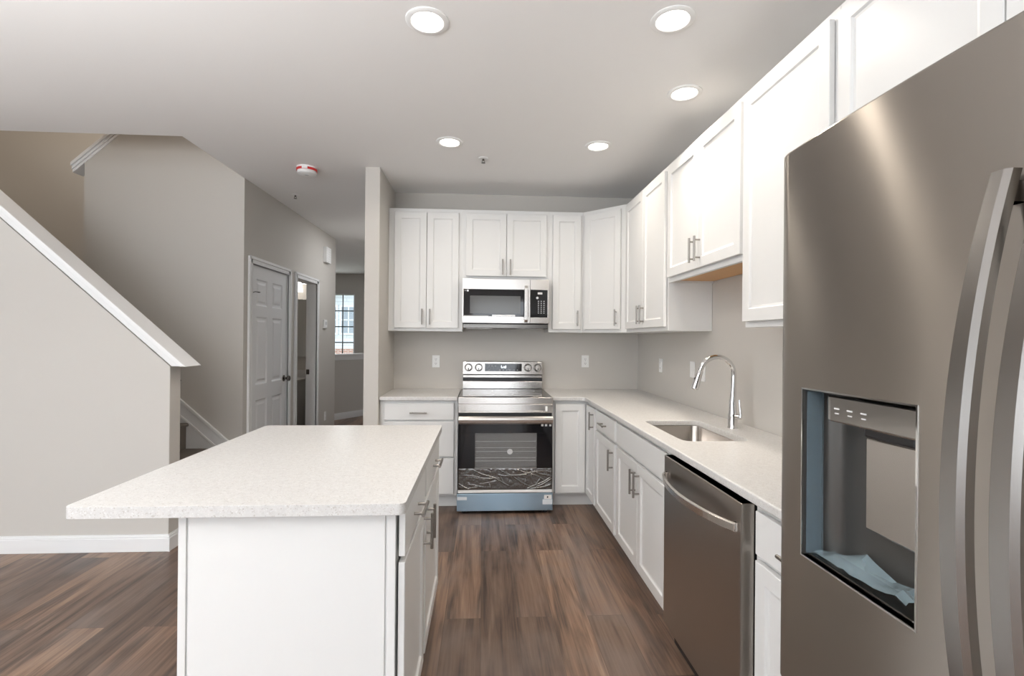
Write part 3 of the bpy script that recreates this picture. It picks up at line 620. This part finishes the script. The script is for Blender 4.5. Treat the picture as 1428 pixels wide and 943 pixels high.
for x in (-.132, -.037, .418, .508):
    kb = MB().lathe([(.032, 0), (.032, -.004), (.029, -.006), (.0285, -.022), (.024, -.026)], (0, 0, 0), 28, 'y').box(-.005, .005, -.034, -.024, -.022, .022).build('knob', 'steel', pn, smooth=40)
    kb.location = onpanel(x, 1.119)-rg.location; kb.rotation_euler = (-tl, 0, 0)
    MB().lathe([(.033, -.0012), (.037, -.0012)], (0, 0, 0), 28, 'y', cap=False).box(-.004, .004, -.0345, -.034, -.022, -.006).build('knob_ring', 'dark_slot', kb)

# ------------------------------------------------------------------ microwave
ymw = B-.40; mx0, mx1, mz0, mz1 = -.180, .570, 1.522, 1.902
mw = thing('microwave', 'stainless over-the-range microwave mounted above the range', 'microwave', (.195, ymw+.2, mz0))
MB().box(mx0+.002, mx1-.002, ymw+.02, B-.003, mz0-.006, mz1).build('body', 'black', mw, bevel=.002, **K)
MB().box(mx0+.004, mx1-.004, ymw+.03, B-.01, mz0-.045, mz0-.006).build('vent_base', 'dark_metal', mw, bevel=.004, **K)
for a, b in ((mx0+.03, mx0+.26), (mx1-.27, mx1-.04)): MB().box(a, b, ymw+.05, ymw+.25, mz0-.050, mz0-.045).build('grease_filter', 'nickel', mw, bevel=.001, **K)
xs = .405
md_ = MB().box(mx0, xs-.001, ymw, ymw+.02, mz1-.088, mz1).box(mx0, xs-.001, ymw, ymw+.02, mz0, mz0+.056).box(mx0, mx0+.010, ymw, ymw+.02, mz0+.056, mz1-.088).box(xs-.018, xs-.001, ymw, ymw+.02, mz0+.056, mz1-.088).build('door', 'steel', mw, bevel=.002, **K)
MB().box(mx0+.010, xs-.018, ymw+.001, ymw+.02, mz0+.056, mz1-.088).build('door_glass', 'black_glass', md_).location -= mw.location
M['mesh'] = mat('window_mesh', (.09, .09, .088), .12)
MB().box(mx0+.065, xs-.085, ymw+.0004, ymw+.001, mz0+.082, mz1-.145).build('viewing_window', 'mesh', md_).location -= mw.location
M['paper'] = mat('white_label', (.85, .87, .9), .5)
MB().box(mx0+.255, mx0+.455, ymw+.0002, ymw+.0009, mz0+.058, mz0+.073).build('label_strip', 'paper', md_).location -= mw.location
MB().box(mx0+.012, mx0+.225, ymw+.0002, ymw+.0009, mz0+.058, mz0+.064).build('label_strip', 'mark', md_).location -= mw.location
hd = [(ymw, mz1-.052), (ymw-.038, mz1-.058), (ymw-.045, mz1-.08), (ymw-.047, (mz0+mz1)/2), (ymw-.045, mz0+.03), (ymw-.038, mz0+.01), (ymw, mz0+.006), (ymw, mz0+.03), (ymw-.03, mz0+.035), (ymw-.034, (mz0+mz1)/2), (ymw-.03, mz1-.085), (ymw, mz1-.08)]
MB().prism(hd, (.352, .382), 'x').build('handle', 'steel', md_, bevel=.003).location -= mw.location
cp = MB().box(xs+.001, mx1, ymw, ymw+.02, mz0, mz0+.052).box(xs+.001, mx1, ymw, ymw+.02, mz1-.088, mz1).box(mx1-.014, mx1, ymw, ymw+.02, mz0+.052, mz1-.088).build('control_frame', 'steel', mw, bevel=.002, **K)
cpg = MB().box(xs+.001, mx1-.014, ymw+.001, ymw+.02, mz0+.052, mz1-.088).build('control_panel', 'black_glass', mw, **K)
kk = MB(); y_ = ymw+.0006
kk.box(xs+.065, xs+.105, y_, ymw+.001, mz1-.128, mz1-.110)
kk.lathe([(.011, .0001), (.011, .0005)], (xs+.062, ymw+.0005, mz1-.158), 18, 'y')
for r in range(7):
    for c_ in range(3):
        kk.box(xs+.072+c_*.024-.005, xs+.072+c_*.024+.005, y_, ymw+.001, mz1-.19-r*.017, mz1-.184-r*.017)
kk.build('printed_keys', 'mark', cpg).location -= mw.location
lg = MB().lathe([(.009, .0002), (.009, .0006)], (mx0+.045, ymw+.0003, mz1-.102), 20, 'y').build('logo', 'paper', md_); lg.location -= mw.location
text_part('logo_text', 'LG', .014, 'mark', md_, Matrix.Translation(Vector((mx0+.024, ymw+.0005, mz1-.102))-mw.location) @ Matrix.Rotation(PI/2, 4, 'X'))

# ------------------------------------------------------------------ dishwasher
dx, dy0, dy1 = .826, 1.52, 2.185
dwt = thing('dishwasher', 'brushed steel dishwasher with a curved bar handle under the countertop', 'dishwasher', (1.1, 1.85, 0))
MB().box(.875, R-.02, dy0+.01, dy1-.01, .02, .868).box(.93, R-.03, dy0+.02, dy1-.02, 0, .02).build('tub_body', 'black', dwt, bevel=.002, **K)
MB().box(dx, .873, dy0, dy1, .115, .868).build('door', 'dw', dwt, bevel=.004, **K)
MB().box(.90, .92, dy0+.01, dy1-.01, .005, .112).build('toe_panel', 'black', dwt, **K)
bar = MB(); npt = 24; vs = []
for i in range(npt+1):
    t = i/npt; y = dy1-.03-(dy1-dy0-.045)*t; bow = .062*(1-(2*t-1)**2)**.8 if 0 < t < 1 else 0
    x = dx-.006-bow
    vs += [(x-.008, y, .772), (x-.010, y, .798), (x+.003, y, .801), (x+.004, y, .770)]
fs = [(i*4+q, i*4+(q+1) % 4, i*4+4+(q+1) % 4, i*4+4+q) for i in range(npt) for q in range(4)]+[(0, 1, 2, 3), (npt*4, npt*4+3, npt*4+2, npt*4+1)]
bar.add(vs, fs).box(dx-.012, dx, dy0+.014, dy0+.034, .772, .80).box(dx-.012, dx, dy1-.05, dy1-.03, .772, .80).build('handle', 'steel', dwt, bevel=.002, **K)

# ------------------------------------------------------------------ refrigerator
FX, FZ0, FZ1 = .608, .70, 1.77; fy0, fym, fy1 = .02, .5, .985
fr = thing('refrigerator', 'large brushed steel French-door refrigerator with an in-door dispenser', 'refrigerator', (1.0, .5, 0))
MB().box(.685, R-.03, fy0+.012, fy1-.005, .03, 1.745).build('cabinet_body', 'niche', fr, bevel=.004, **K)
def curved_door(name, y0, y1, z0, z1, hole=None, parent=fr):
    ys = [y0+.0005, y0+.003, y0+.008, y0+.018] + [y0+.03+(y1-y0-.06)*i/14 for i in range(15)] + [y1-.018, y1-.008, y1-.003, y1-.0005]
    zs_ = [z0, z0+.004] + [z0+.03+(z1-z0-.06)*i/10 for i in range(11)] + [z1-.004, z1]
    if hole:
        ys = sorted([y for y in ys if min(abs(y-hole[0]), abs(y-hole[1])) > .006]+[hole[0], hole[1]])
        zs_ = sorted([z for z in zs_ if min(abs(z-hole[2]), abs(z-hole[3])) > .006]+[hole[2], hole[3]])
    def fx_(y, z):
        t = (y-(y0+y1)/2)/((y1-y0)/2); d = .007*t*t
        e_ = min(y-y0, y1-y); r = .016
        if e_ < r: d += r-math.sqrt(max(0, r*r-(r-e_)**2))
        ez = min(z-z0, z1-z)
        if ez < .004: d += .003
        return FX+d
    xb_ = FX+.072
    mb = MB(); ny, nz = len(ys), len(zs_)
    vs = [(fx_(y, z), y, z) for z in zs_ for y in ys]; fs = []
    for j in range(nz-1):
        for i in range(ny-1):
            yc, zc = (ys[i]+ys[i+1])/2, (zs_[j]+zs_[j+1])/2
            if hole and hole[0] < yc < hole[1] and hole[2] < zc < hole[3]: continue
            fs.append((j*ny+i, j*ny+i+1, (j+1)*ny+i+1, (j+1)*ny+i))
    nb = len(vs)
    per = [(0*ny+i) for i in range(ny)] + [j*ny+ny-1 for j in range(1, nz)] + [(nz-1)*ny+i for i in range(ny-2, -1, -1)] + [j*ny for j in range(nz-2, 0, -1)]
    vs2 = [(xb_, vs[i][1], vs[i][2]) for i in per]; np_ = len(per)
    fs += [(per[i], per[(i+1) % np_], nb+(i+1) % np_, nb+i) for i in range(np_)]
    fs.append(tuple(nb+i for i in range(np_)))
    mb.add(vs+vs2, fs)
    return mb.build(name, 'fridge', parent, smooth=35, rel=True)
HY0, HY1, HZ0, HZ1 = .655, .900, .984, 1.297
ld = curved_door('left_door', fym+.002, fy1, FZ0, FZ1, (HY0, HY1, HZ0, HZ1))
curved_door('right_door', fy0, fym-.002, FZ0, FZ1)
curved_door('freezer_drawer', fy0, fy1, .36, FZ0-.006); curved_door('freezer_drawer', fy0, fy1, .06, .354)
for y in (fy0+.1, fy1-.1):
    for x in (.75, R-.15): MB().lathe([(.025, 0), (.025, .02), (.015, .03)], (x, y, 0), 14).build('foot', 'black', fr, **K)
rl = Vector(fr.location)
def fpart(mb, name, m, parent=ld, **k):
    o = mb.build(name, m, parent, **k); o.location = -rl; return o
# recess: rounded inner corner, sloping floor
xbk = .672
rc_ = MB(); prof = [(FX+.001, HY1), (xbk-.03, HY1-.004)] + [(xbk-.03+.03*math.sin(a), HY1-.004-.03+.03*math.cos(a)) for a in [PI/2*i/6 for i in range(1, 7)]] + [(xbk, HY0+.03)] + [(xbk-.03+.03*math.cos(a), HY0+.034-.03*math.sin(a)) for a in [PI/2*i/6 for i in range(1, 7)]] + [(FX+.001, HY0)]
vs = [(x, y, z) for z in (HZ0, HZ1) for x, y in prof]; q = len(prof)
rc_.add(vs, [(i, i+1, q+i+1, q+i) for i in range(q-1)] + [tuple(range(q)), tuple(range(q, 2*q))])
fpart(rc_, 'dispenser_recess', 'niche', smooth=35)
fpart(MB().box(FX+.006, xbk-.026, HY1-.0056, HY1-.0042, HZ0+.004, HZ1-.004), 'protective_film', 'side_film')['label'] = 'bluish protective film on the dispenser side wall'
rim = MB()
for (a, b, c0, c1) in ((HY0-.003, HY1+.003, HZ1, HZ1+.003), (HY0-.003, HY1+.003, HZ0-.003, HZ0), (HY0-.003, HY0, HZ0, HZ1), (HY1, HY1+.003, HZ0, HZ1)): rim.box(FX-.0005, FX+.012, a, b, c0, c1)
fpart(rim, 'dispenser_rim', 'chrome')
pod = MB().prism(rounded(.613, xbk-.004, HY0+.001, .856, (0, .024, .004, 0), 6), (1.247, 1.292), 'z')
pd = fpart(pod, 'dispenser_controls', 'dark_steel', bevel=.010, seg=4)
for i in range(3):
    MB().box(.6121, .6131, .750+i*.030, .762+i*.030, 1.270, 1.2725).box(.6121, .6131, .751+i*.030, .760+i*.030, 1.262, 1.264).build('printed_icon', 'mark', pd)
fpart(MB().box(.64, xbk-.002, .69, .79, 1.228, 1.252), 'nozzle', 'black', bevel=.004)
pa_ = MB().prism([(.652, 1.075), (.659, 1.075), (.665, 1.232), (.658, 1.232)], (.705, .798), 'y') if False else MB().add(
    [(.650, .690, 1.070), (.652, .800, 1.070), (.652, .800, 1.225), (.650, .690, 1.228), (.660, .690, 1.070), (.662, .800, 1.070), (.662, .800, 1.225), (.660, .690, 1.228)],
    [(0, 1, 2, 3), (4, 7, 6, 5), (0, 4, 5, 1), (1, 5, 6, 2), (2, 6, 7, 3), (3, 7, 4, 0)])
fpart(pa_, 'dispenser_paddle', 'steel', bevel=.003)
fpart(MB().box(FX+.008, xbk-.006, HY0+.01, HY1-.012, HZ0+.0005, HZ0+.006), 'drip_tray', 'dark_metal', bevel=.002)
# bowed handles
def fhandle(y0, y1, door):
    mb = MB(); n = 30; vs = []
    for i in range(n+1):
        t = i/n; z = .80+(1.585-.80)*t; s_ = (2*t-1)
        xo = FX-.022-.058*(1-abs(s_)**2.0)
        wd = .5*(y1-y0)*(.78+.22*(1-s_*s_)); yc = (y0+y1)/2; th = .017
        vs += [(xo+.003, yc+wd, z), (xo, yc+wd-.003, z), (xo, yc-wd+.005, z), (xo+.006, yc-wd, z), (xo+th, yc-wd, z), (xo+th, yc+wd, z)]
    fs = [(i*6+q, i*6+(q+1) % 6, i*6+6+(q+1) % 6, i*6+6+q) for i in range(n) for q in range(6)]+[tuple(range(6)), tuple(range(n*6, n*6+6))[::-1]]
    mb.add(vs, fs)
    for z in (.825, 1.56): mb.box(FX-.018, FX+.010, (y0+y1)/2-.008, (y0+y1)/2+.008, z-.012, z+.012)
    o = mb.build('handle', 'fridge_handle', door, smooth=20); o.location = -rl; return o
fhandle(.513, .541, ld)
fhandle(.457, .485, [c for c in fr.children if c.name.startswith('right_door')][0])
# blue plastic sheet lying in the dispenser
sh = MB(); nn = 10; vs = []
for i in range(nn+1):
    for j in range(6):
        u, v = i/nn, j/5
        y = .885-.20*u+.012*noise.noise(Vector((u*3, v*2, 4))); x = .622+.040*v+.004*noise.noise(Vector((u*5, v*5, 1)))
        z = HZ0+.010+.006*abs(noise.noise(Vector((u*6, v*4, 2))))+.030*max(0, 1-abs(u-.42)*3)*v+.022*max(0, 1-abs(u-.9)*4)*(.5+.5*v)
        vs.append((x, y, z))
sh.add(vs, [(i*6+j, i*6+j+1, (i+1)*6+j+1, (i+1)*6+j) for i in range(nn) for j in range(5)])
tag(sh.build('plastic_film', 'film', smooth=20), 'crumpled pale blue plastic film lying in the refrigerator dispenser', 'plastic film')

# ------------------------------------------------------------------ ceiling and wall fittings
labs = ['recessed ceiling light at the top centre, nearest the camera over the island', 'recessed ceiling light at the top right, above the aisle near the refrigerator', 'recessed ceiling light closest to the right wall cabinets, over the sink',
        'recessed ceiling light far back left, over the island end', 'recessed ceiling light far back right, in front of the corner cabinet']
for (x, y), lb in zip(((-.25, 2.116), (.789, 2.032), (1.091, 2.631), (-.243, 3.412), (.793, 3.398)), labs):
    t = thing('recessed_light', lb, 'ceiling light', (x, y, ZC), 0, 'recessed ceiling lights')
    MB().lathe([(.092, 0), (.092, -.004), (.086, -.008), (.070, -.008), (.064, -.002), (.064, 0)], (0, 0, 0), 40, cap=False).build('trim_ring', 'white_plastic', t, smooth=35)
    MB().lathe([(.064, -.0005), (.064, -.0028), (.03, -.0034), (.004, -.0036)], (0, 0, 0), 40).build('lens', 'lens', t, smooth=35)
    l = bpy.data.lights.new('recessed_lamp', 'AREA'); l.shape = 'DISK'; l.size = .12; l.energy = LAMP_W; l.color = LAMP_COL; l.spread = math.radians(95 if x > 1 else 155)
    lo = bpy.data.objects.new('recessed_lamp', l); COL.objects.link(lo); lo.location = (0, 0, -.012); lo.parent = t
sd = thing('smoke_detector', 'round white smoke detector with a red band on the hall ceiling', 'smoke detector', (-1.422, 4.024, ZC))
MB().lathe([(.078, 0), (.078, -.012)], (0, 0, 0), 36).build('mount', 'white_plastic', sd, smooth=35)
MB().lathe([(.0785, -.012), (.0785, -.030)], (0, 0, 0), 36).build('red_band', 'red', sd, smooth=35)
MB().box(-.012, .03, -.0795, -.05, -.029, -.013).build('band_label', 'white_plastic', sd)
MB().lathe([(.073, -.030), (.072, -.05), (.062, -.057), (.03, -.058)], (0, 0, 0), 36).build('cover', 'white_plastic', sd, smooth=35)
MB().lathe([(.016, -.058), (.014, -.061)], (0, 0, 0), 20).build('test_button', 'mark', sd, smooth=35)
for (x, y, lb) in ((-.01, 3.696, 'small ceiling sprinkler head in front of the microwave'), (-1.799, 4.794, 'small ceiling sprinkler head by the hall door')):
    t = thing('sprinkler_head', lb, 'sprinkler', (x, y, ZC), 0, 'ceiling sprinklers')
    MB().lathe([(.036, 0), (.034, -.005), (.015, -.008)], (0, 0, 0), 24).build('escutcheon', 'white_plastic', t, smooth=35)
    sp = MB().lathe([(.008, -.008), (.008, -.02)], (0, 0, 0), 12).lathe([(.015, -.036), (.015, -.038)], (0, 0, 0), 16)
    for s_ in (-1, 1): sp.tube([(s_*.007, 0, -.018), (s_*.011, 0, -.026), (s_*.004, 0, -.036)], .002, 6)
    sp.build('deflector', 'dark_metal', t, smooth=35)
def outlet(name, label, cat, loc, rz, kind, group):
    t = thing(name, label, cat, loc, rz, group)
    MB().box(-.035, .035, -.006, 0, -.057, .057).build('cover_plate', 'white_plastic', t, bevel=.002)
    if kind == 'outlet':
        for z in (-.02, .02):
            MB().prism([(p[0], p[1]) for p in rounded(-.017, .017, z-.014, z+.014, .008, 4)], (-.0085, -.006), 'y').build('socket', 'white_plastic', t)
            s_ = MB()
            for x in (-.0065, .0065): s_.box(x-.0013, x+.0013, -.0088, -.0082, z-.002, z+.007)
            s_.box(-.0025, .0025, -.0088, -.0082, z-.010, z-.006); s_.build('slots', 'dark_slot', t)
        MB().lathe([(.003, -.007), (.003, -.0075)], (0, 0, 0), 10, 'y').build('screw', 'mark', t)
    else:
        MB().box(-.016, .016, -.010, -.006, -.033, .033).build('rocker', 'white_plastic', t, bevel=.002)
outlet('wall_outlet', 'white duplex outlet on the back wall left of the range', 'outlet', (-.439, B, 1.17), 0, 'outlet', 'wall outlets')
outlet('wall_outlet', 'white duplex outlet on the back wall right of the range', 'outlet', (.974, B, 1.178), 0, 'outlet', 'wall outlets')
outlet('wall_outlet', 'white outlet on the right wall between the corner and the faucet', 'outlet', (R, 4.02, 1.175), -PI/2, 'outlet', 'wall outlets')
outlet('light_switch', 'white light switch left of the faucet, farther from the camera', 'switch', (R, 3.40, 1.18), -PI/2, 'switch', 'light switches')
outlet('light_switch', 'white light switch directly behind the faucet spout', 'switch', (R, 3.235, 1.168), -PI/2, 'switch', 'light switches')
outlet('wall_outlet', 'low white outlet on the grey hall wall past the powder room doorway', 'outlet', (XH, 6.53, .36), PI/2, 'outlet', 'wall outlets')
t = thing('thermostat', 'small white thermostat on the grey hall wall', 'thermostat', (XH, 6.47, 1.557), PI/2)
MB().box(-.055, .055, -.024, 0, -.055, .055).build('case', 'white_plastic', t, bevel=.006); MB().box(-.03, .035, -.0248, -.0238, -.01, .03).build('screen', 'mark', t); MB().box(-.03, .035, -.026, -.0238, -.042, -.028).build('button', 'white_plastic', t, bevel=.001)
t = thing('door_chime', 'white louvred chime box high on the hall wall end', 'door chime', (XH, 6.50, 2.45), PI/2)
MB().box(-.09, .09, -.045, 0, -.10, .10).build('case', 'white_plastic', t, bevel=.006)
g_ = MB()
for i in range(6): g_.box(-.075, .075, -.048, -.044, -.08+i*.03, -.066+i*.03)
g_.build('louvres', 'white_plastic', t, bevel=.001)

# ------------------------------------------------------------------ outdoors beyond the far window
struct('ground', MB().box(-60, 60, 11.2, 60, -1.3, -1.2), 'grass')
hs = thing('neighbor_house', 'white sided house with brick base seen through the far window', 'house', (-8, 24, -1.2))
MB().box(-16, -3.5, 22, 30, .9, 5.2).prism([(-9.6, 5.2), (-3.5, 5.2), (-6.6, 7.6)], (21.9, 22.1), 'y').build('wall', 'siding', hs, **K)
MB().box(-16.05, -3.45, 21.93, 30, -1.2, .9).build('brick_base', 'brick', hs, **K)
MB().prism([(21.4, 5.1), (26, 8.2), (30.6, 5.1), (30.6, 5.3), (26, 8.4), (21.4, 5.3)], (-16.4, -3.1), 'x').build('roof', 'roof', hs, **K)
MB().prism([(-7.6, 3.0), (-5.4, 4.4), (-3.2, 3.0), (-3.2, 3.15), (-5.4, 4.6), (-7.6, 3.15)], (21.0, 22.0), 'y').build('porch_roof', 'roof', hs, **K)
for x in (-7.6, -6.75, -5.9):
    f = MB().box(x-.38, x+.38, 21.93, 22.0, 1.5, 2.8).build('window_frame', 'trim', hs, **K)
    g = MB().box(x-.30, x+.30, 21.915, 21.93, 1.58, 2.72).build('window_pane', 'house_glass', f); g.location -= hs.location
    g = MB().box(x-.02, x+.02, 21.905, 21.915, 1.58, 2.72).box(x-.30, x+.30, 21.905, 21.915, 2.13, 2.17).build('muntins', 'trim', f); g.location -= hs.location
